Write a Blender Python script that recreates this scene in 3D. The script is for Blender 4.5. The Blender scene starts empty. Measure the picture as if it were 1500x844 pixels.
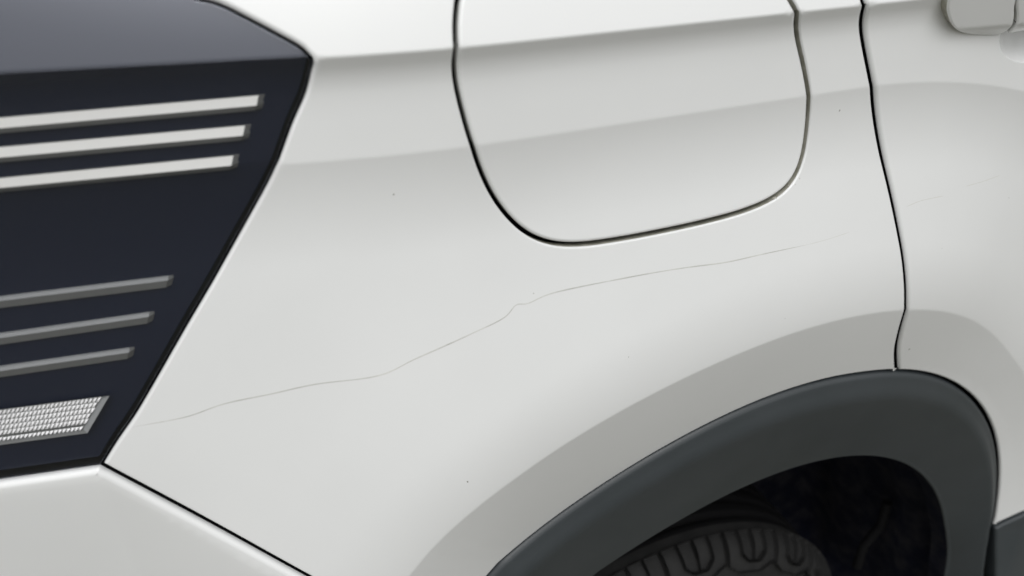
import bpy, math, random
import numpy as np
from mathutils import Vector, Matrix
from mathutils.geometry import delaunay_2d_cdt

random.seed(7)
scene = bpy.context.scene
col = scene.collection
GROUND_Z = -0.543          # ground below the wheel-arch centre, which is the origin of the car's side

# ---------------------------------------------------------------- camera
cam = bpy.data.cameras.new('camera')
cam_ob = bpy.data.objects.new('camera', cam)
col.objects.link(cam_ob)
cam.sensor_width = 36.0
cam.lens = 36.0 * 1090 / 1500
cam.clip_start = 0.01
cam.clip_end = 2000
cam.dof.use_dof = True
cam.dof.focus_distance = 0.58
cam.dof.aperture_fstop = 4.8
right, down, fwd = [(0.92797, -0.37264, 0.00388), (-0.18913, -0.47989, -0.8567), (0.32111, 0.79426, -0.5158)]
m = Matrix(((right[0], -down[0], -fwd[0]), (right[1], -down[1], -fwd[1]), (right[2], -down[2], -fwd[2])))
cam_ob.matrix_world = Matrix.Translation((-0.4360, -0.3975, 0.8456)) @ m.to_4x4()
scene.camera = cam_ob

# ---------------------------------------------------------------- sky, sun, exposure (overcast day)
SUN_EL, SUN_AZ = 58.0, 200.0
world = bpy.data.worlds.new('World')
scene.world = world
world.use_nodes = True
wn = world.node_tree
wn.nodes.clear()
sky = wn.nodes.new('ShaderNodeTexSky')
sky.sky_type = 'NISHITA'
sky.sun_disc = False
sky.sun_elevation = math.radians(SUN_EL)
sky.sun_rotation = math.radians(SUN_AZ)
sky.air_density = 1.0
sky.dust_density = 5.0
sky.ozone_density = 1.0
hs = wn.nodes.new('ShaderNodeHueSaturation')
hs.inputs['Saturation'].default_value = 0.02
bg = wn.nodes.new('ShaderNodeBackground')
bg.inputs['Strength'].default_value = 0.12
wo = wn.nodes.new('ShaderNodeOutputWorld')
wn.links.new(sky.outputs[0], hs.inputs['Color'])
wn.links.new(hs.outputs[0], bg.inputs['Color'])
wn.links.new(bg.outputs[0], wo.inputs['Surface'])
sun = bpy.data.lights.new('sun', 'SUN')
sun.energy = 0.8
sun.angle = math.radians(150)
sun.color = (1.0, 0.995, 0.98)
sun_ob = bpy.data.objects.new('sun', sun)
col.objects.link(sun_ob)
sd = Vector((math.sin(math.radians(SUN_AZ)) * math.cos(math.radians(SUN_EL)),
             math.cos(math.radians(SUN_AZ)) * math.cos(math.radians(SUN_EL)), math.sin(math.radians(SUN_EL))))
sun_ob.rotation_euler = sd.to_track_quat('Z', 'Y').to_euler()
scene.view_settings.view_transform = 'Standard'
scene.view_settings.look = 'None'
scene.view_settings.gamma = 1.0
scene.view_settings.exposure = 0.10

# ---------------------------------------------------------------- measured curves (metres on the car's side: x, z)
LIP_TILT = -20.0
LIP = [(-90.0, 0.4651), (4.0, 0.4651), (6.0, 0.4652), (8.0, 0.4653), (10.0, 0.4654), (12.0, 0.4655), (14.0, 0.4656), (16.0, 0.4657), (18.0, 0.4659), (20.0, 0.466), (22.0, 0.4662), (24.0, 0.4664), (26.0, 0.4667), (28.0, 0.467), (30.0, 0.4673), (32.0, 0.4677), (34.0, 0.4681), (36.0, 0.4686), (38.0, 0.4691), (40.0, 0.4697), (42.0, 0.4704), (44.0, 0.4712), (46.0, 0.4721), (48.0, 0.4731), (50.0, 0.4743), (52.0, 0.4756), (54.0, 0.4771), (56.0, 0.4793), (58.0, 0.4818), (60.0, 0.4847), (62.0, 0.4877), (64.0, 0.4906), (66.0, 0.4935), (68.0, 0.4963), (70.0, 0.4988), (72.0, 0.501), (74.0, 0.503), (76.0, 0.5046), (78.0, 0.506), (80.0, 0.5071), (82.0, 0.508), (84.0, 0.5086), (86.0, 0.509), (88.0, 0.5093), (90.0, 0.5095), (92.0, 0.5096), (94.0, 0.5098), (96.0, 0.51), (98.0, 0.5102), (100.0, 0.5106), (102.0, 0.5112), (104.0, 0.5119), (106.0, 0.5129), (108.0, 0.514), (110.0, 0.5154), (112.0, 0.517), (114.0, 0.5187), (116.0, 0.5205), (118.0, 0.5224), (120.0, 0.5242), (122.0, 0.5259), (124.0, 0.5273), (126.0, 0.5283), (128.0, 0.5286), (130.0, 0.5282), (132.0, 0.5266), (134.0, 0.5238), (136.0, 0.5213), (138.0, 0.5192), (140.0, 0.5173), (142.0, 0.5156), (144.0, 0.5141), (146.0, 0.5128), (148.0, 0.5117), (150.0, 0.5107), (152.0, 0.5098), (154.0, 0.509), (156.0, 0.5083), (158.0, 0.5077), (160.0, 0.5072), (162.0, 0.5067), (164.0, 0.5063), (166.0, 0.5059), (168.0, 0.5056), (170.0, 0.5053), (172.0, 0.5051), (174.0, 0.5049), (176.0, 0.5047), (178.0, 0.5045), (180.0, 0.5044), (182.0, 0.5042), (270.0, 0.5042)]
ARCH = [(-90.0, 0.4233), (10.0, 0.4233), (12.0, 0.4219), (14.0, 0.4206), (16.0, 0.4196), (18.0, 0.4188), (20.0, 0.4181), (22.0, 0.4176), (24.0, 0.4173), (26.0, 0.4171), (28.0, 0.4171), (30.0, 0.4171), (32.0, 0.4173), (34.0, 0.4176), (36.0, 0.4179), (38.0, 0.4184), (40.0, 0.4188), (42.0, 0.4193), (44.0, 0.4199), (46.0, 0.4204), (48.0, 0.421), (50.0, 0.4216), (52.0, 0.4221), (54.0, 0.4226), (56.0, 0.423), (58.0, 0.4235), (60.0, 0.4238), (62.0, 0.4241), (64.0, 0.4243), (66.0, 0.4244), (68.0, 0.4245), (70.0, 0.4244), (72.0, 0.4243), (74.0, 0.4241), (76.0, 0.4238), (78.0, 0.4233), (80.0, 0.4228), (82.0, 0.4222), (84.0, 0.4216), (86.0, 0.4208), (88.0, 0.42), (90.0, 0.4191), (92.0, 0.4182), (94.0, 0.4172), (96.0, 0.4163), (98.0, 0.4153), (100.0, 0.4143), (102.0, 0.4134), (104.0, 0.4126), (106.0, 0.4119), (108.0, 0.4112), (110.0, 0.4108), (112.0, 0.4105), (114.0, 0.4104), (116.0, 0.4107), (118.0, 0.4112), (120.0, 0.412), (122.0, 0.4133), (124.0, 0.415), (126.0, 0.4172), (128.0, 0.4199), (130.0, 0.4233), (132.0, 0.4273), (270.0, 0.4273)]
LAMP_EDGE = [(-0.4377, 0.7758), (-0.426, 0.7726), (-0.4119, 0.7648), (-0.3985, 0.7568), (-0.391, 0.752), (-0.3877, 0.748), (-0.3866, 0.744), (-0.3879, 0.7392), (-0.3924, 0.7271), (-0.4017, 0.7108), (-0.4196, 0.677), (-0.451, 0.631), (-0.4831, 0.5876), (-0.5131, 0.5464), (-0.5253, 0.5303), (-0.5381, 0.5149), (-0.5511, 0.4979)]
BUMPER_SEAM = [(-0.5511, 0.4979), (-0.5453, 0.4914), (-0.527, 0.4716), (-0.5079, 0.4514), (-0.4875, 0.4303), (-0.4665, 0.4091), (-0.4442, 0.3871), (-0.4277, 0.3711), (-0.4106, 0.3548), (-0.4078, 0.352), (-0.3905, 0.3353), (-0.3733, 0.3186), (-0.3561, 0.3018), (-0.3389, 0.2851), (-0.3277, 0.2742)]
BUMPER_TOP = [(-0.5511, 0.4979), (-0.5815, 0.4968), (-0.6093, 0.4959), (-0.6693, 0.4939), (-0.7392, 0.4914)]
SEAM = [(-0.0255, 0.7559), (-0.0091, 0.7244), (0.007, 0.693), (0.0221, 0.6616), (0.0359, 0.6301), (0.0481, 0.5987), (0.0591, 0.5672), (0.0693, 0.5358), (0.0797, 0.5043), (0.0914, 0.4729), (0.1059, 0.4415), (0.129, 0.4042)]
FUEL = [(-0.3043, 0.7715), (-0.3065, 0.7638), (-0.308, 0.7561), (-0.3087, 0.7481), (-0.3087, 0.7392), (-0.3076, 0.7276), (-0.3047, 0.7117), (-0.3002, 0.6929), (-0.2944, 0.6741), (-0.2873, 0.6571), (-0.2786, 0.6424), (-0.2684, 0.6304), (-0.2568, 0.6217), (-0.2431, 0.616), (-0.2255, 0.6128), (-0.2005, 0.6117), (-0.1666, 0.6119), (-0.1302, 0.6132), (-0.0995, 0.6156), (-0.0768, 0.6197), (-0.0609, 0.6261), (-0.0508, 0.6355), (-0.0458, 0.6484), (-0.0452, 0.6646), (-0.048, 0.6821), (-0.0535, 0.6993), (-0.061, 0.7166), (-0.0693, 0.7328), (-0.0763, 0.7452), (-0.0812, 0.7534), (-0.0851, 0.7593), (-0.0931, 0.7713), (-0.1131, 0.7965), (-0.1551, 0.7995), (-0.2443, 0.7995), (-0.2763, 0.7955), (-0.2963, 0.7835)]
SILL_TOP = [(0.4189, 0.0606), (0.4525, 0.0868), (0.75, 0.1168), (1.2, 0.1318)]
SCRATCHES = [([(-0.5252, 0.5235), (-0.4928, 0.5267), (-0.4685, 0.5334), (-0.4382, 0.5375), (-0.4107, 0.5416), (-0.3713, 0.5438), (-0.3455, 0.5531), (-0.309, 0.5646), (-0.2853, 0.5721), (-0.276, 0.5795), (-0.2673, 0.579), (-0.2461, 0.5831), (-0.1874, 0.5838), (-0.1484, 0.583), (-0.1121, 0.581), (-0.0777, 0.5816), (-0.0361, 0.5819)], 0.0014, 'dark', 'quarter', 'long thin grey scratch'), ([(-0.0361, 0.5819), (-0.0172, 0.5829), (0.0029, 0.5849)], 0.0006, 'faint', 'quarter', ''), ([(0.0611, 0.5951), (0.0776, 0.5972), (0.1031, 0.5967)], 0.0009, 'faint', 'door', ''), ([(0.1304, 0.5998), (0.1524, 0.5999), (0.175, 0.6011)], 0.0009, 'faint', 'door', '')]
CHIPS = [(-0.3481, 0.6637, 0.0011, 'quarter'), (-0.0193, 0.679, 0.0013, 'quarter'), (0.122, 0.4385, 0.0016, 'door'), (-0.3208, 0.4522, 0.0009, 'quarter'), (-0.1938, 0.525, 0.0006, 'quarter'), (-0.2629, 0.5852, 0.0006, 'quarter'), (-0.0541, 0.5245, 0.0005, 'quarter'), (0.1078, 0.5523, 0.0005, 'door'), (0.1933, 0.5783, 0.0006, 'door')]
CRUMBS = [(-0.0469, 0.6321), (-0.0505, 0.6282), (-0.0565, 0.6246), (-0.0626, 0.622), (-0.0693, 0.62)]
HANDLE_CAP = [(0.0418, 0.7531), (0.0464, 0.7457), (0.0545, 0.7379), (0.0667, 0.7297), (0.0819, 0.7247), (0.0982, 0.7221), (0.1175, 0.7204), (0.123, 0.7231), (0.1202, 0.7295), (0.1152, 0.7368), (0.1051, 0.7498), (0.0991, 0.7698), (0.0735, 0.7801), (0.0458, 0.7731)]
HANDLE_LEVER = [(0.1031, 0.7717), (0.1061, 0.7497), (0.1174, 0.7365), (0.1242, 0.728), (0.1295, 0.721), (0.1431, 0.7227), (0.1731, 0.7227), (0.2831, 0.7247)]
LIGHT_BARS = [((-0.6231, 0.7146), (-0.4152, 0.7232)), ((-0.6279, 0.6994), (-0.425, 0.707)), ((-0.6331, 0.6823), (-0.4341, 0.6904)), ((-0.6556, 0.6094), (-0.4841, 0.617)), ((-0.6623, 0.585), (-0.4997, 0.5948)), ((-0.6686, 0.564), (-0.5162, 0.5724))]
REFLECTOR = [(-0.5378, 0.5444), (-0.5546, 0.5221), (-0.5829, 0.543)]
CLAD_IN = [(-90.0, 0.5894), (-35.1, 0.5894), (-26.1, 0.5094), (-16.4, 0.449), (-8.4, 0.4134), (5.0, 0.3761), (10.0, 0.3646), (12.0, 0.3609), (14.0, 0.3575), (16.0, 0.3543), (18.0, 0.3512), (20.0, 0.3484), (22.0, 0.3456), (24.0, 0.343), (26.0, 0.3405), (28.0, 0.3381), (30.0, 0.3358), (32.0, 0.3335), (34.0, 0.3313), (36.0, 0.3291), (38.0, 0.327), (40.0, 0.3249), (42.0, 0.3228), (44.0, 0.3207), (46.0, 0.3187), (48.0, 0.3166), (50.0, 0.3146), (52.0, 0.3125), (54.0, 0.3105), (56.0, 0.3085), (58.0, 0.3064), (60.0, 0.3044), (62.0, 0.3024), (64.0, 0.3004), (66.0, 0.2984), (68.0, 0.2965), (70.0, 0.2945), (72.0, 0.2926), (74.0, 0.2907), (76.0, 0.2889), (78.0, 0.2871), (80.0, 0.2854), (82.0, 0.2837), (84.0, 0.2821), (86.0, 0.2806), (88.0, 0.2792), (90.0, 0.2778), (92.0, 0.2766), (94.0, 0.2755), (96.0, 0.2745), (98.0, 0.2736), (100.0, 0.2729), (102.0, 0.2723), (104.0, 0.2719), (106.0, 0.2716), (108.0, 0.2715), (110.0, 0.2716), (112.0, 0.2719), (114.0, 0.2723), (116.0, 0.273), (118.0, 0.2739), (120.0, 0.275), (122.0, 0.2763), (124.0, 0.2778), (126.0, 0.2796), (128.0, 0.2816), (270.0, 0.2816)]
CLAD_IN_O = -0.022
CLAD_A0 = 8.24
HOSE = [(0.392, 0.13, -0.01), (0.397, 0.13, -0.064), (0.374, 0.13, -0.101), (0.376, 0.13, -0.15)]
SILL_LOW = [(0.4759, -0.1432), (0.4944, -0.1094), (0.5136, -0.0846), (0.523, -0.0661), (0.5398, -0.0573), (0.62, -0.0453), (1.2, -0.0273)]
CLAD_OUT = [(-90.0, 0.5823), (-28.5, 0.5823), (-18.1, 0.5036), (-10.1, 0.464), (-3.8, 0.4423), (2.4, 0.4304), (8.2, 0.4233), (12.0, 0.4219), (14.0, 0.4206), (16.0, 0.4196), (18.0, 0.4188), (20.0, 0.4181), (22.0, 0.4176), (24.0, 0.4173), (26.0, 0.4171), (28.0, 0.4171), (30.0, 0.4171), (32.0, 0.4173), (34.0, 0.4176), (36.0, 0.4179), (38.0, 0.4184), (40.0, 0.4188), (42.0, 0.4193), (44.0, 0.4199), (46.0, 0.4204), (48.0, 0.421), (50.0, 0.4216), (52.0, 0.4221), (54.0, 0.4226), (56.0, 0.423), (58.0, 0.4235), (60.0, 0.4238), (62.0, 0.4241), (64.0, 0.4243), (66.0, 0.4244), (68.0, 0.4245), (70.0, 0.4244), (72.0, 0.4243), (74.0, 0.4241), (76.0, 0.4238), (78.0, 0.4233), (80.0, 0.4228), (82.0, 0.4222), (84.0, 0.4216), (86.0, 0.4208), (88.0, 0.42), (90.0, 0.4191), (92.0, 0.4182), (94.0, 0.4172), (96.0, 0.4163), (98.0, 0.4153), (100.0, 0.4143), (102.0, 0.4134), (104.0, 0.4126), (106.0, 0.4119), (108.0, 0.4112), (110.0, 0.4108), (112.0, 0.4105), (114.0, 0.4104), (116.0, 0.4107), (118.0, 0.4112), (120.0, 0.412), (122.0, 0.4133), (124.0, 0.415), (126.0, 0.4172), (128.0, 0.4199), (130.0, 0.4233), (132.0, 0.4273), (270.0, 0.4273)]
DISH = ([0.1723, 0.7207], 0.0475, 0.0249)
HANDLE_Z = 0.7312
TYRE = (.0, -.228, .315, .08)      # x, z of the axle, radius, depth of the outer face

# ---------------------------------------------------------------- body surface
# side of the car in metres: x forwards, z above the wheel-arch centre, o = outwards
Z1 = 0.7500          # shoulder crease
Q2 = 0.6946          # edge of the haunch (a level line, then an arc over the arch)
def _tab(lo, hi, knots):
    t = np.arange(lo, hi, 0.0002)
    a = np.interp(t, [k[0] for k in knots], [k[1] for k in knots])
    s = np.concatenate([[0], np.cumsum(np.tan(np.radians((a[1:] + a[:-1]) / 2)) * 0.0002)])
    return t, s
# each table: (position, upward tilt of the surface in degrees), integrated to a profile
_u = _tab(-0.6, 1.2, [(-.6, 0), (Z1 - .034, 0), (Z1 - .022, -3), (Z1 - .013, -16), (Z1 - .006, -29),
                      (Z1 - .0010, -31), (Z1 + .0012, 18), (Z1 + .03, 22), (Z1 + .10, 40), (1.2, 60)])
_q = _tab(-0.6, 1.4, [(-.6, 4), (.35, 3), (.48, 5), (.58, 8), (.63, 9), (.665, 0), (Q2 - .0012, -8), (Q2 + .0012, 4), (.73, 3), (1.4, 0)])
_r = _tab(-0.4, 1.0, [(-.4, LIP_TILT), (-.0015, LIP_TILT), (.0015, -6), (.03, 0), (.06, 7), (.11, 6), (.20, 0), (1.0, 0)])
def _val(tab, v, ref):
    return np.interp(ref, *tab) - np.interp(v, *tab)
def arc_r(tab, x, z):                       # radius of an arch curve in the direction of (x, z)
    a = np.degrees(np.arctan2(z, x)); a = np.where(a < -90, a + 360, a)
    return np.interp(a, [t[0] for t in tab], [t[1] for t in tab])
def body_o(x, z):
    x = np.asarray(x, float); z = np.asarray(z, float)
    r = np.hypot(x, z)
    q = np.where(x < 0, z - 0.016 * np.maximum(x, -.5), r)
    o = _val(_u, z - 0.015 * np.clip(x + .2, -.5, .35), Z1) + _val(_q, q, Q2) + _val(_r, r - arc_r(LIP, x, z), 0.3)
    w = np.maximum(0, -0.27 - x)
    o = o - np.where(w < .12, 0.85 * w ** 2, 0.01224 + 0.204 * (w - .12)) - 0.05 * np.maximum(0, x - 0.1) ** 2
    k = np.clip((x - .06) / .22, 0, 1)           # the door turns slightly under, ahead of the arch
    o = o + .05 * k * k * (3 - 2 * k) * np.clip(q - Q2, -.26, 0)
    return o + 0.006


def S(x, z, off=0.0):                        # point of the body side; the outside faces -Y
    x = np.asarray(x, float); z = np.asarray(z, float)
    return np.stack([x, -(body_o(x, z) + off), z], -1)

# ---------------------------------------------------------------- materials
def mat(name, base, rough=0.5, metal=0.0, coat=0.0, coat_rough=0.05, spec=0.5):
    mt = bpy.data.materials.new(name)
    mt.use_nodes = True
    b = mt.node_tree.nodes['Principled BSDF']
    b.inputs['Base Color'].default_value = (*base, 1)
    b.inputs['Roughness'].default_value = rough
    b.inputs['Metallic'].default_value = metal
    b.inputs['Coat Weight'].default_value = coat
    b.inputs['Coat Roughness'].default_value = coat_rough
    b.inputs['Specular IOR Level'].default_value = spec
    return mt, mt.node_tree, b

def noise_colour(mt, nt, b, c1, c2, scale, detail=4, lo=.35, hi=.65, bump=0.0, bscale=None, bdist=.001):
    tc = nt.nodes.new('ShaderNodeTexCoord')
    n = nt.nodes.new('ShaderNodeTexNoise')
    n.inputs['Scale'].default_value = scale
    n.inputs['Detail'].default_value = detail
    r = nt.nodes.new('ShaderNodeValToRGB')
    r.color_ramp.elements[0].position = lo; r.color_ramp.elements[0].color = (*c1, 1)
    r.color_ramp.elements[1].position = hi; r.color_ramp.elements[1].color = (*c2, 1)
    nt.links.new(tc.outputs['Object'], n.inputs['Vector'])
    nt.links.new(n.outputs['Fac'], r.inputs['Fac'])
    nt.links.new(r.outputs['Color'], b.inputs['Base Color'])
    if bump:
        n2 = nt.nodes.new('ShaderNodeTexNoise')
        n2.inputs['Scale'].default_value = bscale or scale
        n2.inputs['Detail'].default_value = 3
        bp = nt.nodes.new('ShaderNodeBump')
        bp.inputs['Strength'].default_value = bump
        bp.inputs['Distance'].default_value = bdist
        nt.links.new(tc.outputs['Object'], n2.inputs['Vector'])
        nt.links.new(n2.outputs['Fac'], bp.inputs['Height'])
        nt.links.new(bp.outputs['Normal'], b.inputs['Normal'])
    return n, r

def paint_material():
    mt, nt, b = mat('white_paint', (.80, .80, .775), .42, coat=1.0, coat_rough=.06)
    noise_colour(mt, nt, b, (.780, .790, .788), (.803, .813, .811), 9, 5, .3, .7, bump=.05, bscale=420, bdist=.0004)
    return mt
PAINT = paint_material()
mt, nt, b = mat('dark_cladding', (.034, .04, .044), .40, spec=.5)
noise_colour(mt, nt, b, (.036, .043, .047), (.044, .051, .056), 14, 6, .3, .7, bump=.12, bscale=900, bdist=.0004)
CLAD = mt
mt, nt, b = mat('black_gap', (.006, .006, .007), .8, spec=.1)
BLACK = mt
mt, nt, b = mat('grimy_paint', (.4, .4, .34), .6, spec=.3)
noise_colour(mt, nt, b, (.30, .295, .24), (.46, .45, .39), 120, 5, .35, .65)
GRIME = mt
mt, nt, b = mat('rubber_seal', (.16, .16, .14), .7, spec=.3)
noise_colour(mt, nt, b, (.36, .35, .31), (.66, .65, .60), 300, 4, .35, .65)
SEAL = mt
mt, nt, b = mat('lamp_black', (.009, .013, .029), .12, spec=.5)
LAMPBLACK = mt
mt, nt, b = mat('light_guide', (.82, .82, .78), .35, spec=.5)
GUIDE = mt
mt, nt, b = mat('light_guide_grey', (.33, .34, .34), .35, spec=.5)
GUIDEGREY = mt
mt, nt, b = mat('light_guide_side', (.17, .175, .17), .4, spec=.4)
GUIDESIDE = mt  # darker copy of the guide; underside and tip shade put into the colour
mt, nt, b = mat('reflector_prism', (.92, .92, .91), .22, metal=.35, spec=.6)
PRISM = mt
def lens_material():
    mt = bpy.data.materials.new('smoked_lens')
    mt.use_nodes = True
    nt = mt.node_tree
    nt.nodes.clear()
    out = nt.nodes.new('ShaderNodeOutputMaterial')
    tr = nt.nodes.new('ShaderNodeBsdfTransparent')
    tr.inputs['Color'].default_value = (.90, .90, .91, 1)
    gl = nt.nodes.new('ShaderNodeBsdfGlossy')
    gl.inputs['Roughness'].default_value = .03
    gl.inputs['Color'].default_value = (.85, .89, 1, 1)
    fr = nt.nodes.new('ShaderNodeFresnel')
    ge = nt.nodes.new('ShaderNodeNewGeometry')           # thin sheet: the same index from both sides
    io = nt.nodes.new('ShaderNodeMapRange')
    io.inputs['To Min'].default_value = 1.72
    io.inputs['To Max'].default_value = 1 / 1.72
    nt.links.new(ge.outputs['Backfacing'], io.inputs['Value'])
    nt.links.new(io.outputs['Result'], fr.inputs['IOR'])
    mx = nt.nodes.new('ShaderNodeMixShader')
    nt.links.new(fr.outputs[0], mx.inputs[0])
    nt.links.new(tr.outputs[0], mx.inputs[1])
    nt.links.new(gl.outputs[0], mx.inputs[2])
    nt.links.new(mx.outputs[0], out.inputs['Surface'])
    return mt
LENS = lens_material()
mt, nt, b = mat('scratch_grey', (.52, .52, .49), .6, spec=.3)
noise_colour(mt, nt, b, (.64, .64, .61), (.46, .46, .435), 60, 4, .35, .65)
SCRATCH = mt
mt, nt, b = mat('scuff_faint', (.64, .64, .61), .6, spec=.3)
SCUFF = mt
mt, nt, b = mat('dirt_dark', (.24, .235, .21), .8, spec=.2)
DIRT = mt
mt, nt, b = mat('tyre_rubber', (.03, .03, .03), .75, spec=.3)
noise_colour(mt, nt, b, (.010, .010, .010), (.019, .019, .0188), 40, 6, .3, .7, bump=.2, bscale=700, bdist=.0005)
RUBBER = mt
mt, nt, b = mat('shaded_rubber', (.004, .004, .0045), .8, spec=.15)
SHADEDRUBBER = mt  # near-black: the shade deep in the arch is put into the colour
mt, nt, b = mat('liner_felt', (.012, .012, .014), .9, spec=.15)
noise_colour(mt, nt, b, (.004, .005, .012), (.024, .023, .026), 34, 9, .42, .78, bump=.5, bscale=60, bdist=.004)
LINER = mt
mt, nt, b = mat('alloy', (.45, .45, .46), .3, metal=1)
ALLOY = mt
mt, nt, b = mat('asphalt', (.1, .1, .1), .9, spec=.2)
noise_colour(mt, nt, b, (.092, .089, .068), (.160, .155, .125), 90, 8, .3, .7, bump=.6, bscale=200, bdist=.01)
ASPHALT = mt

# ---------------------------------------------------------------- objects
def link(name, me, parent=None, loc=None):
    ob = bpy.data.objects.new(name, me)
    col.objects.link(ob)
    if parent is not None:
        ob.parent = parent
    if loc is not None:
        ob.location = loc
    return ob

def mesh(name, verts, faces, mats, normals=None, mat_index=None, smooth=True):
    me = bpy.data.meshes.new(name)
    me.from_pydata([tuple(map(float, v)) for v in verts], [], [tuple(map(int, f)) for f in faces], shade_flat=not smooth)
    for m_ in (mats if isinstance(mats, (list, tuple)) else [mats]):
        me.materials.append(m_)
    if mat_index is not None:
        me.polygons.foreach_set('material_index', np.asarray(mat_index, dtype=np.int32))
    if normals is not None:
        me.normals_split_custom_set_from_vertices([tuple(map(float, n)) for n in normals])
    me.update()
    return me

def inside(poly, p):
    poly = np.asarray(poly); p = np.asarray(p)
    x, y = p[:, 0], p[:, 1]
    r = np.zeros(len(p), bool)
    a = poly; b_ = np.roll(poly, -1, 0)
    for (x1, y1), (x2, y2) in zip(a, b_):
        if y1 == y2:
            continue
        c = (y1 > y) != (y2 > y)
        r ^= c & (x < (x2 - x1) * (y - y1) / (y2 - y1) + x1)
    return r

def resample(pts, step, smooth=True):
    """points along an open curve, evenly spaced; Catmull-Rom through the given points"""
    p = np.asarray(pts, float)
    if smooth and len(p) > 2:
        e = np.vstack([2 * p[0] - p[1], p, 2 * p[-1] - p[-2]])
        out = []
        t = np.linspace(0, 1, 12, endpoint=False)[:, None]
        for i in range(1, len(e) - 2):
            a, b_, c, d = e[i - 1], e[i], e[i + 1], e[i + 2]
            out.append(.5 * (2 * b_ + (c - a) * t + (2 * a - 5 * b_ + 4 * c - d) * t ** 2 + (3 * b_ - a - 3 * c + d) * t ** 3))
        p = np.vstack(out + [p[-1:]])
    s = np.concatenate([[0], np.cumsum(np.hypot(*(p[1:] - p[:-1]).T))])
    n = max(2, int(round(s[-1] / step)) + 1)
    g = np.linspace(0, s[-1], n)
    return np.c_[np.interp(g, s, p[:, 0]), np.interp(g, s, p[:, 1])]

def closed(segments, step=.003):
    """segments: list of (points, smooth); joined end to end into one counter-clockwise ring"""
    r = []
    for pts, sm in segments:
        q = resample(pts, step, sm)
        for a in q:
            if not r or np.hypot(*(a - r[-1])) > step * .3:
                r.append(a)
    if np.hypot(*(r[0] - r[-1])) < step * .3:
        r.pop()
    r = np.array(r)
    e = np.roll(r, -1, 0) - r
    e = e / np.maximum(np.hypot(*e.T), 1e-9)[:, None]
    r = r[np.sum(e * np.roll(e, 1, 0), 1) > -.1]         # blunt the needle-sharp corners
    area = np.sum(r[:, 0] * np.roll(r[:, 1], -1) - np.roll(r[:, 0], -1) * r[:, 1])
    return r if area > 0 else r[::-1]

def out_dirs(ring):
    """outward mitred offset direction of a counter-clockwise ring"""
    e = np.roll(ring, -1, 0) - ring
    e = e / np.maximum(np.hypot(*e.T), 1e-9)[:, None]
    n = np.c_[e[:, 1], -e[:, 0]]
    nm = n + np.roll(n, 1, 0)
    nm = nm / np.maximum(np.hypot(*nm.T), 1e-6)[:, None]
    k = 1 / np.maximum(np.sum(nm * n, 1), .45)
    return nm, nm * k[:, None]

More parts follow.
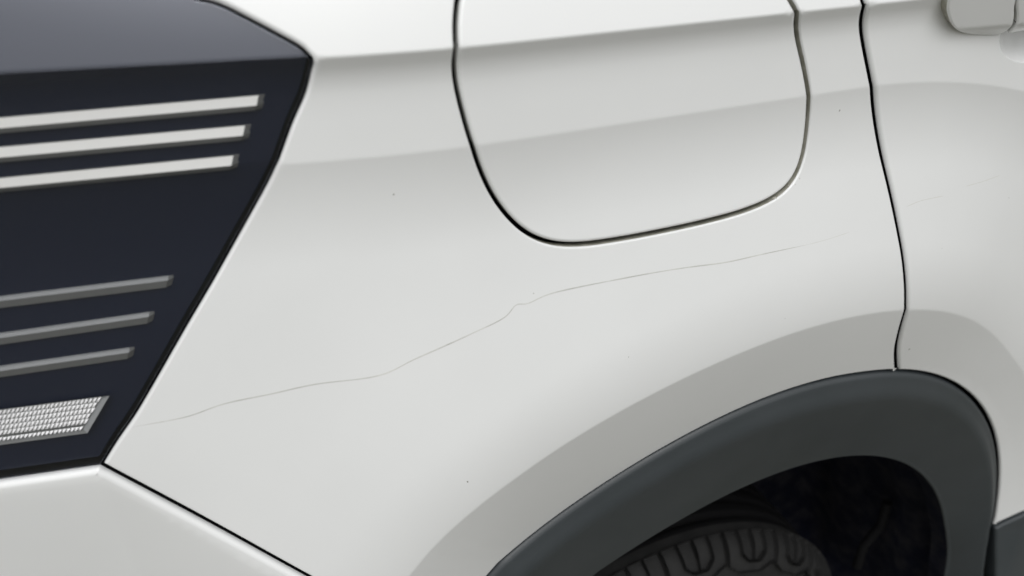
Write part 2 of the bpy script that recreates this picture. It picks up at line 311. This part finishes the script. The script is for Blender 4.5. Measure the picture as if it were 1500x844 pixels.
def panel(name, ring, pos, mats, holes=(), gap=.0018, edge=.002, flange=.012, grid=.007, extra=(), hole_edge=None,
          hole_flange=None, flange_mat=0, hole_flange_mat=0):
    """sheet panel on the surface pos(u, v) with rolled edges and a flange turned inwards"""
    E = 1e-4
    def frame(p):
        P = pos(p[:, 0], p[:, 1])
        du = (pos(p[:, 0] + E, p[:, 1]) - pos(p[:, 0] - E, p[:, 1])) / (2 * E)
        dv = (pos(p[:, 0], p[:, 1] + E) - pos(p[:, 0], p[:, 1] - E)) / (2 * E)
        n = np.cross(du, dv)
        n /= np.linalg.norm(n, axis=1)[:, None]
        return P, du, dv, n
    rings = []
    for i, rg in enumerate([ring] + list(holes)):
        nm, mt_ = out_dirs(rg)
        sgn = 1.0 if i == 0 else -1.0                    # away from the sheet
        ed = edge if i == 0 or hole_edge is None else hole_edge
        fl = flange if i == 0 or hole_flange is None else hole_flange
        rings.append((rg, nm * sgn, mt_ * sgn, ed, fl))
    inner = [rg - mt_ * (gap + ed) for rg, nm, mt_, ed, fl in rings]
    lo = ring.min(0); hi = ring.max(0)
    gx, gz = np.meshgrid(np.arange(lo[0], hi[0], grid), np.arange(lo[1], hi[1], grid))
    gp = np.c_[gx.ravel(), gz.ravel()]
    if len(extra):
        gp = gp[~near_crease(gp)]
    pts = [gp] + [np.asarray(e) for e in extra]
    pts = np.vstack(pts)
    keep = inside(inner[0], pts)
    for h in inner[1:]:
        keep &= ~inside(h, pts)
    pts = pts[keep]
    allr = np.vstack(inner)
    d = np.full(len(pts), 9.0)
    for i in range(0, len(pts), 2000):
        c = pts[i:i + 2000]
        d[i:i + 2000] = np.sqrt(((c[:, None, :] - allr[None]) ** 2).sum(2)).min(1)
    pts = pts[d > .0016]
    V = [Vector(p) for p in allr] + [Vector(p) for p in pts]
    ed = []
    k = 0
    for r in inner:
        n = len(r)
        ed += [(k + i, k + (i + 1) % n) for i in range(n)]
        k += n
    ov, oe, of, orv, ore, orf = delaunay_2d_cdt(V, ed, [], 0, 1e-7)
    q = np.array([(v[0], v[1]) for v in ov])
    back = {}
    for j, src in enumerate(orv):
        for s in src:
            if s < len(allr):
                back[s] = j
    tri = np.array([f for f in of if len(f) == 3])
    cen = q[tri].mean(1)
    ok = inside(inner[0], cen)
    for h in inner[1:]:
        ok &= ~inside(h, cen)
    tri = tri[ok]
    P, du, dv, n = frame(q)
    verts = [P]; nor = [n]; faces = [tuple(t) for t in tri]; mi = [0] * len(tri)
    count = len(P)
    k = 0
    for ri, (rg, nm, mt_, e, fl) in enumerate(rings):
        N = len(rg)
        prev = [back[k + i] for i in range(N)]
        k += N
        steps = [(math.sin(a), math.cos(a), a) for a in np.linspace(0, math.pi / 2, 6)[1:]]
        for st in range(len(steps) + 1):
            if st < len(steps):
                s, c, a = steps[st]
                u = rg - mt_ * (gap + e * (1 - s)); drop = e * (1 - c); wn_, wt = c, s
            else:
                u = rg - mt_ * gap; drop = e + fl; wn_, wt = 0.0, 1.0
            Pb, du, dv, nb = frame(rg - mt_ * (gap + e))
            Pu = pos(u[:, 0], u[:, 1])
            t3 = du * nm[:, :1] + dv * nm[:, 1:]
            t3 -= nb * np.sum(t3 * nb, 1)[:, None]
            t3 /= np.linalg.norm(t3, axis=1)[:, None]
            _, _, _, nu = frame(u)
            verts.append(Pu - nu * drop)
            nor.append(nb * wn_ + t3 * wt)
            cur = [count + i for i in range(N)]
            count += N
            for i in range(N):
                j = (i + 1) % N
                f = (prev[i], cur[i], cur[j], prev[j])
                faces.append(f if ri == 0 else f[::-1])
                mi.append((flange_mat if ri == 0 else hole_flange_mat) if st == len(steps) else 0)
            prev = cur
    verts = np.vstack(verts); nor = np.vstack(nor)
    # make windings agree with the normals
    fixed = []
    for f in faces:
        a, b_, c = verts[f[0]], verts[f[1]], verts[f[2]]
        g = np.cross(b_ - a, c - a)
        fixed.append(f if np.dot(g, nor[f[0]] + nor[f[1]] + nor[f[2]]) >= 0 else tuple(f[::-1]))
    return mesh(name, verts, fixed, mats, nor, mi)

def near_crease(p):
    x, z = p[:, 0], p[:, 1]
    r = np.hypot(x, z)
    u = z - .015 * np.clip(x + .2, -.5, .35) - Z1
    q = np.where(x < 0, z - .016 * np.maximum(x, -.5), np.copysign(r, z)) - Q2
    l = r - arc_r(LIP, x, z)
    return ((u > -.040) & (u < .007)) | (np.abs(q) < .007) | (np.abs(l) < .012)

def crease_points():
    out = []
    offs = [-.036, -.030, -.025, -.021, -.018, -.0155, -.013, -.011, -.009, -.0075, -.006, -.0045, -.003, -.002, -.0012, -.0006,
            0, .0006, .0012, .002, .0035]
    xs = np.arange(-.8, 1.2, .0055)
    for d in offs:
        out.append(np.c_[xs, Z1 + d + .015 * np.clip(xs + .2, -.5, .35)])
    xl = np.arange(-.8, 0, .0055)
    ang = np.arange(90, -5, -.5)
    for d in (-.006, -.003, -.0016, -.0009, -.0003, .0003, .0009, .0016, .003):
        out.append(np.c_[xl, Q2 + d + .016 * np.maximum(xl, -.5)])
        out.append(np.c_[(Q2 + d) * np.cos(np.radians(ang)), (Q2 + d) * np.sin(np.radians(ang))])
    ang = np.arange(-10, 190, .5)
    rl = arc_r(LIP, np.cos(np.radians(ang)), np.sin(np.radians(ang)))
    for d in (-.008, -.004, -.0022, -.0012, -.0004, .0004, .0012, .0022, .004, .008):
        out.append(np.c_[(rl + d) * np.cos(np.radians(ang)), (rl + d) * np.sin(np.radians(ang))])
    return out
CREASES = crease_points()

def arc_pts(tab, a0, a1, add=0.0, n=60):
    a = np.linspace(a0, a1, n)
    r = arc_r(tab, np.cos(np.radians(a)), np.sin(np.radians(a))) + add
    return np.c_[r * np.cos(np.radians(a)), r * np.sin(np.radians(a))]

def ang(p):
    a = math.degrees(math.atan2(p[1], p[0]))
    return a + 360 if a < -90 else a

# the whole car is one thing
car = bpy.data.objects.new('parked_car', None)
col.objects.link(car)
car['label'] = 'white car with a long thin scratch running from tail lamp towards rear door'
car['category'] = 'car'

# ground under the car
gs = 150
ground = link('ground', mesh('ground', [(-gs, -gs, GROUND_Z), (gs, -gs, GROUND_Z), (gs, gs, GROUND_Z), (-gs, gs, GROUND_Z)],
                             [(0, 1, 2, 3)], ASPHALT))
ground['kind'] = 'structure'

# ---------------------------------------------------------------- quarter panel, fuel flap, door, bumper
TOP = .86
LAMP_TOP = LAMP_EDGE[0]
SEAM_TOP = SEAM[0]
a_seam = ang(SEAM[-1]); a_bump = ang(BUMPER_SEAM[-1])
quarter = closed([(LAMP_EDGE, True), (BUMPER_SEAM, True), (arc_pts(ARCH, a_bump, a_seam), False),
                  (SEAM[::-1], True), ([SEAM_TOP, (SEAM_TOP[0] - .01, TOP), (LAMP_TOP[0] - .03, TOP), LAMP_TOP], False)])
fuel = closed([(FUEL + [FUEL[0]], True)], .0025)
qp = link('quarter_panel', panel('quarter_panel', quarter, S, [PAINT, BLACK, GRIME], holes=[fuel], flange_mat=1, hole_flange_mat=2, gap=.0019, edge=.0028, flange=.014,
                                 hole_edge=.0014, hole_flange=.010, extra=CREASES), car)
def S_flap(x, z): return S(x, z, -.0002)
fd = link('fuel_flap', panel('fuel_flap', fuel, S_flap, PAINT, gap=.0010, edge=.0026, flange=.006, extra=CREASES), car)

dent_c, dent_a, dent_b = DISH
def S_door(x, z):
    x = np.asarray(x, float); z = np.asarray(z, float)
    rho = np.sqrt(((x - dent_c[0]) / dent_a) ** 2 + ((z - dent_c[1]) / dent_b) ** 2)
    dent = np.where(rho < 1, .014 * (1 - rho ** 2), 0)
    soft = .004 * np.exp(-((x - .20) / .05) ** 2 - ((z - .735) / .035) ** 2)
    return S(x, z, -dent - soft)
a_sill = ang(SILL_TOP[0])
door = closed([(SEAM, True), (arc_pts(ARCH, a_seam, a_sill), False), (SILL_TOP, False),
               ([SILL_TOP[-1], (1.2, TOP), (SEAM_TOP[0] - .01, TOP), SEAM_TOP], False)])
dth = np.radians(np.arange(0, 360, 4))
dent_pts = [np.c_[dent_c[0] + dent_a * k * np.cos(dth), dent_c[1] + dent_b * k * np.sin(dth)] for k in (.8, .9, .96, .99, 1.01, 1.04)]
rd = link('rear_door', panel('rear_door', door, S_door, [PAINT, BLACK], flange_mat=1, gap=.0017, edge=.0030, flange=.016, extra=CREASES + dent_pts), car)

BUMPER_X, BUMPER_Z = BUMPER_SEAM[0]
def S_bumper(x, z):
    z = np.asarray(z, float)
    x = np.asarray(x, float); z = np.asarray(z, float)
    d = np.maximum(0, BUMPER_Z - .010 - z - np.maximum(0, x - BUMPER_X) * 1.15)     # the face leans in below its edge
    return S(x, z, .0004 - .15 * d ** 2 / (d + .004))
bumper = closed([(BUMPER_TOP[::-1], True), (BUMPER_SEAM, True), (arc_pts(ARCH, a_bump, 172), False),
                 ([arc_pts(ARCH, 172, 172, n=1)[0], (BUMPER_TOP[-1][0], .0), BUMPER_TOP[-1]], False)])
bp_ = link('rear_bumper', panel('rear_bumper', bumper, S_bumper, [PAINT, BLACK], flange_mat=1, gap=.0030, edge=.0048, flange=.012, extra=CREASES), car)

# added dark sheet behind the panels, stops light leaking through the gaps
def backing():
    xs = np.arange(-.80, 1.215, .02); zs = np.arange(-.30, TOP + .005, .02)
    V = []; idx = {}; Fc = []
    for i, x in enumerate(xs):
        for j, z in enumerate(zs):
            r = math.hypot(x, z); rr = float(arc_r(CLAD_IN, x, z)) + .025
            k = max(1.0, rr / max(r, 1e-3))
            xx, zz = x * k, z * k
            idx[i, j] = len(V)
            V.append((xx, float(-(body_o(xx, zz)) + .034 + .02 * (z < .60)), zz))
    for i in range(len(xs) - 1):
        for j in range(len(zs) - 1):
            c = [(xs[i + a], zs[j + b_]) for a, b_ in ((0, 0), (1, 0), (1, 1), (0, 1))]
            if all(math.hypot(*p) < float(arc_r(CLAD_IN, *p)) + .025 for p in c):
                continue
            Fc.append((idx[i, j], idx[i + 1, j], idx[i + 1, j + 1], idx[i, j + 1]))
    return mesh('light_block_backing', V, Fc, BLACK)
link('light_block_backing', backing(), car)

# ---------------------------------------------------------------- ribbons: scratches, chips
def ribbon(pts, w, lift=.00012, pos=S, taper=.05, jitter=.13):
    p = resample(pts, .0025)
    n = len(p)
    t = np.linspace(0, 1, n)
    d = np.gradient(p, axis=0); d /= np.hypot(*d.T)[:, None]
    nn = np.c_[-d[:, 1], d[:, 0]]
    ww = w * np.clip(np.minimum(t, 1 - t) / taper, .15, 1) * (1 + jitter * np.sin(t * 47 + 2 * np.sin(t * 19)) + jitter * np.array([random.uniform(-.5, .5) for _ in t]))
    V = []; Fc = []
    for k, (s, h) in enumerate(((-.5, -.0001), (0, lift), (.5, -.0001))):
        u = p + nn * (ww * s)[:, None]
        P = pos(u[:, 0], u[:, 1]); P[:, 1] -= h
        V.append(P)
    V = np.vstack(V)
    for i in range(n - 1):
        for k in range(2):
            a = k * n + i; b_ = (k + 1) * n + i
            Fc.append((a, a + 1, b_ + 1, b_))
    return V, Fc
for pts, w, m_, par, lab in SCRATCHES:
    V, Fc = ribbon(pts, w)
    o = link('scratch', mesh('scratch', V, Fc, {'dark': SCRATCH, 'faint': SCUFF}[m_]), {'quarter': qp, 'door': rd}[par])
    if lab:
        o['label'] = lab
def chip(p, rad, par, m_=DIRT):
    k = 9
    V = [S(p[0], p[1], .0002)]; 
    for i in range(k):
        a = i / k * 2 * math.pi; r = .75 * rad * random.uniform(.5, 1.2)
        V.append(S(p[0] + r * math.cos(a), p[1] + r * math.sin(a) * 1.3, -.00005))
    link('paint_chip', mesh('paint_chip', V, [(0, 1 + i, 1 + (i + 1) % k) for i in range(k)], m_), par)
for x, z, r, par in CHIPS:
    chip((x, z), r, qp if par == 'quarter' else rd)

# crumbled filler on the rim of the fuel opening
def crumbs():
    V = []; Fc = []
    for i in range(46):
        t = random.random()
        k = t * (len(CRUMBS) - 1); a = int(min(k, len(CRUMBS) - 2)); f = k - a
        x = CRUMBS[a][0] * (1 - f) + CRUMBS[a + 1][0] * f + random.gauss(0, .0009)
        z = CRUMBS[a][1] * (1 - f) + CRUMBS[a + 1][1] * f + random.gauss(0, .0006) - .0002
        r = random.uniform(.0004, .0013)
        c = S(x, z, random.uniform(-.0022, -.0006))
        b0 = len(V)
        for s in ((1, 0, 0), (-1, 0, 0), (0, 1, 0), (0, -1, 0), (0, 0, 1), (0, 0, -1)):
            V.append(c + np.array(s) * r * random.uniform(.6, 1.2))
        for f3 in ((0, 2, 4), (2, 1, 4), (1, 3, 4), (3, 0, 4), (2, 0, 5), (1, 2, 5), (3, 1, 5), (0, 3, 5)):
            Fc.append(tuple(b0 + q for q in f3))
    return mesh('filler_crumbs', V, Fc, SEAL, smooth=False)
o = link('filler_crumbs', crumbs(), qp); o['kind'] = 'stuff'

# ---------------------------------------------------------------- door handle
H_TILT = math.tan(math.radians(21))
def handle_o(x, z):                          # handle face leans in towards its lower edge, then turns under
    lowz = np.maximum(0, HANDLE_Z - z)
    return .020 + H_TILT * (z - .76) - .75 * lowz ** 2 / (lowz + .003) - .3 * (x - .2) ** 2
def S_handle(x, z):
    x = np.asarray(x, float); z = np.asarray(z, float)
    o = handle_o(x, z)
    return np.stack([x, -o, z], -1)
cap = closed([(HANDLE_CAP, True), ([HANDLE_CAP[-1], HANDLE_CAP[0]], False)], .002)
hc = link('door_handle', panel('door_handle', cap, S_handle, [PAINT, GRIME], flange_mat=1, gap=.0004, edge=.0014, flange=.03, grid=.003), rd)
lev = closed([(HANDLE_LEVER, True), ([HANDLE_LEVER[-1], (HANDLE_LEVER[-1][0], HANDLE_LEVER[0][1]), HANDLE_LEVER[0]], False)], .002)
link('door_handle_lever', panel('door_handle_lever', lev, S_handle, PAINT, gap=.0004, edge=.0014, flange=.012, grid=.003), rd)

# ---------------------------------------------------------------- tail lamp
def S_house(x, z): return S(x, z, -.0075)
def S_lens(x, z): return S(x, z, -.0006)
lamp = closed([(LAMP_EDGE, True), (BUMPER_TOP, True),
               ([BUMPER_TOP[-1], (BUMPER_TOP[-1][0], TOP), (LAMP_TOP[0] - .03, TOP), LAMP_TOP], False)])
tl = link('tail_lamp', panel('tail_lamp', lamp, S_house, LAMPBLACK, gap=.0002, edge=.001, flange=.012, extra=CREASES), car)
tl['label'] = 'smoked black tail lamp with six pale light bars'
lens = link('lamp_lens', panel('lamp_lens', lamp, S_lens, LENS, gap=-.0006, edge=.0012, flange=.002, extra=CREASES), tl)

def light_bar(p0, p1, sec, mi, endlen, mats):
    """bar along the housing from p0 (rear, beyond the frame) to p1 (tip); sec = section points (up, out)"""
    p0 = np.array(p0); p1 = np.array(p1)
    n = 40
    V = []; Fc = []; MI = []
    d = (p1 - p0); L = np.hypot(*d); d = d / L
    up = np.array([-d[1], d[0]])
    ts = list(np.linspace(0, 1, n)) + [1 + endlen / L]
    k = len(sec)
    for ti, t in enumerate(ts):
        for (h, o_) in sec:
            if ti == n:                                  # end facet slopes down to the housing
                o_ = min(o_, -.0005) - .0002; 
            q = p0 + d * L * t + up * h + d * (h * .5)
            P = S_house(q[0], q[1]); V.append(P + np.array([0, -o_, 0]))
    for ti in range(len(ts) - 1):
        for a in range(k - 1):
            i = ti * k + a
            Fc.append((i, i + 1, i + 1 + k, i + k)); MI.append(mi[a] if ti < n - 1 else 1)
    return mesh('light_bar', V, Fc, mats, None, MI, smooth=False)
UP = [(.0024, -.002), (.0024, .0016), (-.0022, .0044), (-.0054, .0022), (-.0054, -.002)]
LOW = [(.0028, -.002), (.0028, .0020), (.0017, .0040), (-.0034, .0022), (-.0030, -.002)]
for i, (a, b_) in enumerate(LIGHT_BARS):
    if i < 3:
        link('light_bar', light_bar(a, b_, UP, [1, 0, 1, 1], .0050, [GUIDE, GUIDESIDE]), tl)
    else:
        link('light_bar', light_bar(a, b_, LOW, [0, 0, 1, 1], .0040, [GUIDEGREY, GUIDESIDE]), tl)

def reflector():
    A, B, C = [np.array(p) for p in REFLECTOR]          # top right, bottom right, a point on the top edge to the rear
    d = (C - A); d /= np.hypot(*d)
    v = (B - A)
    rows, cols, pitch = 6, 46, .00245
    V = []; Fc = []; MI = []
    for r in range(rows):
        f0, f1 = (r / 6.0, (r + .86) / 6.0) if r < 5 else (.90, .985)
        for c in range(cols):
            o0 = A + v * f0 + d * pitch * (c + .12 + .3 * (r % 2)); o1 = A + v * f1 + d * pitch * (c + .12 + .3 * (r % 2))
            w = d * pitch * .86
            b0 = len(V)
            for q in (o0, o0 + w, o1 + w, o1):
                V.append(S_house(*q) + np.array([0, -.0022, 0]))
            m_ = (o0 + o1 + w) / 2 + v * .03
            V.append(S_house(*m_) + np.array([0, -.0038, 0]))
            Fc += [(b0, b0 + 1, b0 + 4), (b0 + 1, b0 + 2, b0 + 4), (b0 + 2, b0 + 3, b0 + 4), (b0 + 3, b0, b0 + 4)]
            MI += [0, 0, 0, 0]
    # tray and bevelled border
    def q3(p, o_): return S_house(*p) + np.array([0, -o_, 0])
    e = d * pitch * cols
    g = -d * .0035
    b0 = len(V)
    for p, o_ in ((A, .0018), (A + e, .0018), (B + e, .0018), (B, .0018),
                  (A + g - v * .06, .0042), (A + e - v * .06, .0042), (B + e + v * .08, .0042), (B + g + v * .08, .0042)):
        V.append(q3(p, o_))
    Fc += [(b0, b0 + 1, b0 + 2, b0 + 3)]; MI += [1]
    Fc += [(b0, b0 + 4, b0 + 5, b0 + 1), (b0 + 2, b0 + 6, b0 + 7, b0 + 3), (b0 + 3, b0 + 7, b0 + 4, b0)]; MI += [1, 1, 2]
    return mesh('reflector', V, Fc, [PRISM, GUIDESIDE, GUIDEGREY], None, MI, smooth=False)
o = link('reflector', reflector(), tl); o['kind'] = 'stuff'
o['label'] = 'pale prism reflector strip below the light bars'

# ---------------------------------------------------------------- wheel arch cladding
def cladding():
    angs = np.arange(-24, 186, .75)
    ca, sa = np.cos(np.radians(angs)), np.sin(np.radians(angs))
    ro = arc_r(CLAD_OUT, ca, sa) - .0008
    ri = arc_r(CLAD_IN, ca, sa)
    oe = body_o(ro * ca, ro * sa)                       # paint edge
    prof = []                                           # (fraction outer->inner, outward offset from a straight chord)
    K = 30
    V = []
    edge_o = oe + .0022
    oi = CLAD_IN_O
    W = ro - ri
    rows = []
    rows.append((ro, oe - .03))
    for a in np.linspace(0, 90, 7):                     # rounded outer edge
        rr = .0075
        rows.append((ro - rr * (1 - math.cos(math.radians(a))), edge_o - rr + rr * math.sin(math.radians(a))))
    f0 = .0075
    for t in np.linspace(.06, 1, 22):
        r_ = ro - f0 - (W - f0 - .0025) * t
        sag = .004 * math.sin(math.pi * min(1, t)) 
        # bevel strip tilts up, then the broad face falls away towards the tyre
        b1 = edge_o + .0046 * math.sin(min(1, t / .17) * math.pi / 2)
        fall = (edge_o + .0046 - oi) * max(0, (t - .14) / .86) ** 1.05
        rows.append((r_, b1 - fall + 0 * sag))
    for a in np.linspace(15, 90, 6):
        rr = .0025
        rows.append((ri + .0025 - rr * math.sin(math.radians(a)), oi - rr + rr * math.cos(math.radians(a))))
    rows.append((ri, oi - .03 + 0 * ri))
    n = len(rows); m_ = len(angs)
    for r_, o_ in rows:
        o_ = o_ + 0 * ri
        for i in range(m_):
            V.append((r_[i] * ca[i], -o_[i], r_[i] * sa[i]))
    Fc = [(k * m_ + i, k * m_ + i + 1, (k + 1) * m_ + i + 1, (k + 1) * m_ + i) for k in range(n - 1) for i in range(m_ - 1)]
    # close the end at the sill
    Fc.append(tuple(k * m_ for k in range(n)))
    MI = [1 if k >= n - 2 else 0 for k in range(n - 1) for i in range(m_ - 1)] + [0]
    return mesh('wheel_arch_trim', V, Fc, [CLAD, LINER], None, MI)
wt_ = link('wheel_arch_trim', cladding(), car)
wt_['label'] = 'matt dark grey plastic wheel arch trim'

def S_sill(x, z):
    z = np.asarray(z, float)
    return S(x, z, .004 + .12 * np.maximum(0, SILL_TOP[0][1] - z))
a_low = ang(SILL_LOW[0])
seam_low = arc_pts(CLAD_OUT, CLAD_A0, a_low, n=12)
low_end = arc_pts(CLAD_OUT, -24, -24, n=1)[0]
sill = closed([(seam_low, False), (SILL_LOW, True), ([SILL_LOW[-1], SILL_TOP[-1]], False), (SILL_TOP[::-1], False)])
link('sill_trim', panel('sill_trim', sill, S_sill, CLAD, gap=.0016, edge=.004, flange=.02, grid=.012), car)
lower = closed([(arc_pts(CLAD_OUT, a_low, -24, n=12), False), ([tuple(low_end), (1.2, low_end[1]), SILL_LOW[-1]], False), (SILL_LOW[::-1], True)])
link('lower_sill_trim', panel('lower_sill_trim', lower, S_sill, CLAD, gap=.0018, edge=.005, flange=.02, grid=.012), car)

# ---------------------------------------------------------------- wheel arch liner
def liner():
    V = []; Fc = []
    angs = np.arange(-40, 221, 3.0)
    deps = [.05, .08, .12, .16, .20, .25, .30, .36]
    m_ = len(deps)
    for a in angs:
        rr = float(arc_r(CLAD_IN, math.cos(math.radians(a)), math.sin(math.radians(a)))) + .02
        rr = max(rr, .36)
        for k, d in enumerate(deps):
            w = .006 * math.sin(a * .22) * (1 if k % 3 else .3) + (.012 if k in (2, 5) else 0)
            V.append(((rr + .012 - w) * math.cos(math.radians(a)), d, (rr + .012 - w) * math.sin(math.radians(a))))
    for i in range(len(angs) - 1):
        for k in range(m_ - 1):
            Fc.append((i * m_ + k, i * m_ + k + 1, (i + 1) * m_ + k + 1, (i + 1) * m_ + k))
    c = len(V)
    V.append((0, .36, -.05))
    for i in range(len(angs) - 1):
        Fc.append((i * m_ + m_ - 1, c, (i + 1) * m_ + m_ - 1))
    return mesh('wheel_arch_liner', V, Fc, LINER)
ln = link('wheel_arch_liner', liner(), car)

def tube(name, pts, r, m_, par, seg=10):
    V = []; Fc = []
    P = [Vector(p) for p in pts]
    for i, p in enumerate(P):
        d = (P[min(i + 1, len(P) - 1)] - P[max(i - 1, 0)]).normalized()
        a = d.orthogonal().normalized(); b_ = d.cross(a)
        rr = r[i] if isinstance(r, (list, tuple)) else r
        for k in range(seg):
            t = 2 * math.pi * k / seg
            V.append(p + (a * math.cos(t) + b_ * math.sin(t)) * rr)
    for i in range(len(P) - 1):
        for k in range(seg):
            Fc.append((i * seg + k, i * seg + (k + 1) % seg, (i + 1) * seg + (k + 1) % seg, (i + 1) * seg + k))
    return link(name, mesh(name, V, Fc, m_), par)

# ---------------------------------------------------------------- wheel
WC = Vector((TYRE[0], TYRE[3], TYRE[1])); RT = TYRE[2]; TW = .215
# tyre section from the bead over the shoulder to the crown: (depth behind the outer face, radius)
SEC = [(.030, RT - .118), (.016, RT - .110), (.004, RT - .085), (.000, RT - .065), (.003, RT - .045), (.010, RT - .030), (.018, RT - .018),
       (.028, RT - .0095), (.042, RT - .0055), (.060, RT - .004), (TW / 2, RT - .003)]
sec_half = resample([(a, b_) for a, b_ in SEC], .004)
def tyre_mesh():
    prof = [tuple(p) for p in sec_half] + [(TW - p[0], p[1]) for p in sec_half[::-1][1:]]
    # circumferential grooves between the ribs
    pr = []
    for d, r_ in prof:
        g = any(abs(d - c) < .0045 for c in (.066, .094, .121, .149))
        pr.append((d, r_ - (.007 if g else 0)))
    N = 144; k = len(pr)
    V = []; Fc = []
    for i in range(N):
        t = 2 * math.pi * i / N
        for d, r_ in pr:
            V.append((r_ * math.cos(t), d, r_ * math.sin(t)))
    for i in range(N):
        j = (i + 1) % N
        for a in range(k - 1):
            Fc.append((i * k + a, i * k + a + 1, j * k + a + 1, j * k + a))
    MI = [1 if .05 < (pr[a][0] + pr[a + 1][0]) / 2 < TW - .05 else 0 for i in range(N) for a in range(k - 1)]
    return mesh('tyre', V, Fc, [RUBBER, SHADEDRUBBER], None, MI)
ty = link('tyre', tyre_mesh(), car, WC)
# shoulder blocks: outline in (arc across, path along the section from low on the shoulder to the tread)
path = np.array([p for p in sec_half if p[1] > RT - .045 and p[0] < .039])
ps = np.concatenate([[0], np.cumsum(np.hypot(*(path[1:] - path[:-1]).T))])
LP = ps[-1]
NB = 21
PITCH = 2 * math.pi * RT / NB
def M_tyre(u, v):
    u = np.asarray(u, float); v = np.asarray(v, float)
    d = np.interp(v, ps, path[:, 0]); r_ = np.interp(v, ps, path[:, 1])
    t = u / RT
    dd = .0005
    # outward normal of the section
    n_d = np.interp(v + dd, ps, path[:, 1]) - np.interp(v - dd, ps, path[:, 1])
    n_r = -(np.interp(v + dd, ps, path[:, 0]) - np.interp(v - dd, ps, path[:, 0]))
    L = np.hypot(n_d, n_r) + 1e-9
    d = d - n_d / L * .0042; r_ = r_ - n_r / L * .0042
    return np.stack([-r_ * np.sin(t), d, r_ * np.cos(t)], -1)
def blk(poly):
    ring = closed([([tuple(p) for p in poly] + [tuple(poly[0])], False)], .0035)
    return panel('tread_block', ring, M_tyre, RUBBER, gap=.0005, edge=.0006, flange=.005, grid=.006)
h = PITCH / 2 - .0016
arch_u = blk([(-h, LP), (-h, .014), (-h * .35, .0005), (h * .55, .0005), (h, .010), (h, LP), (h * .52, LP), (h * .48, .022), (h * .2, .013),
              (-h * .28, .013), (-h * .52, .024), (-h * .52, LP)])
g = .0012
tong_l = blk([(-h * .52 + g, LP), (-h * .52 + g, .024 + g), (-h * .28 + g, .013 + g), (-g * .2, .013 + g), (-g * .2, .028), (-g * 1.0, .030), (-g * 1.0, LP)])
tong_r = blk([(g * .0, .013 + g), (h * .2 - g * .4, .013 + g), (h * .48 - g, .022 + g), (h * .52 - g, LP), (g * 1.0, LP), (g * 1.0, .030), (g * .0, .028)])
for i in range(NB):
    for me_ in (arch_u, tong_l, tong_r):
        o = link('tread_block', me_, ty)
        o.rotation_euler = (0, 2 * math.pi * i / NB + .05, 0)

def rim_mesh():
    prof = [(.030, RT - .117), (.024, RT - .121), (.030, RT - .130), (.10, RT - .136), (.19, RT - .132)]
    N = 72; k = len(prof); V = []; Fc = []
    for i in range(N):
        t = 2 * math.pi * i / N
        for d, r_ in prof: V.append((r_ * math.cos(t), d, r_ * math.sin(t)))
    for i in range(N):
        j = (i + 1) % N
        for a in range(k - 1): Fc.append((i * k + a, i * k + a + 1, j * k + a + 1, j * k + a))
    for s in range(5):
        t = 2 * math.pi * s / 5 + .3
        c, s_ = math.cos(t), math.sin(t)
        b0 = len(V)
        for rr, w, d in ((.0, .04, .045), (RT - .128, .022, .036)):
            for ww, dd in ((-w, d), (w, d), (w, d + .03), (-w, d + .03)):
                V.append((rr * c - ww * s_, dd, rr * s_ + ww * c))
        for a in range(4): Fc.append((b0 + a, b0 + (a + 1) % 4, b0 + 4 + (a + 1) % 4, b0 + 4 + a))
    return mesh('wheel_rim', V, Fc, ALLOY, smooth=False)
link('wheel_rim', rim_mesh(), car, WC)
# brake hose and its bracket on the front wall of the arch
tube('brake_hose', HOSE, .007, SHADEDRUBBER, car)
# turned-in rib of the liner above the tyre
V = []; Fc = []
n = 40
for i in range(n):
    a = math.radians(62 + i * 1.7)
    wob = .0015 * math.sin(i * 1.3)
    rr = float(arc_r(CLAD_IN, math.cos(a), math.sin(a)))
    for dr, d in ((.018, .062), (.000 + wob, .066), (-.002 + wob, .072), (.018, .078)):
        V.append(((rr + dr) * math.cos(a), d, (rr + dr) * math.sin(a)))
for i in range(n - 1):
    for k in range(3): Fc.append((i * 4 + k, i * 4 + k + 1, i * 4 + 5 + k, i * 4 + 4 + k))
link('liner_rib', mesh('liner_rib', V, Fc, LINER), car)
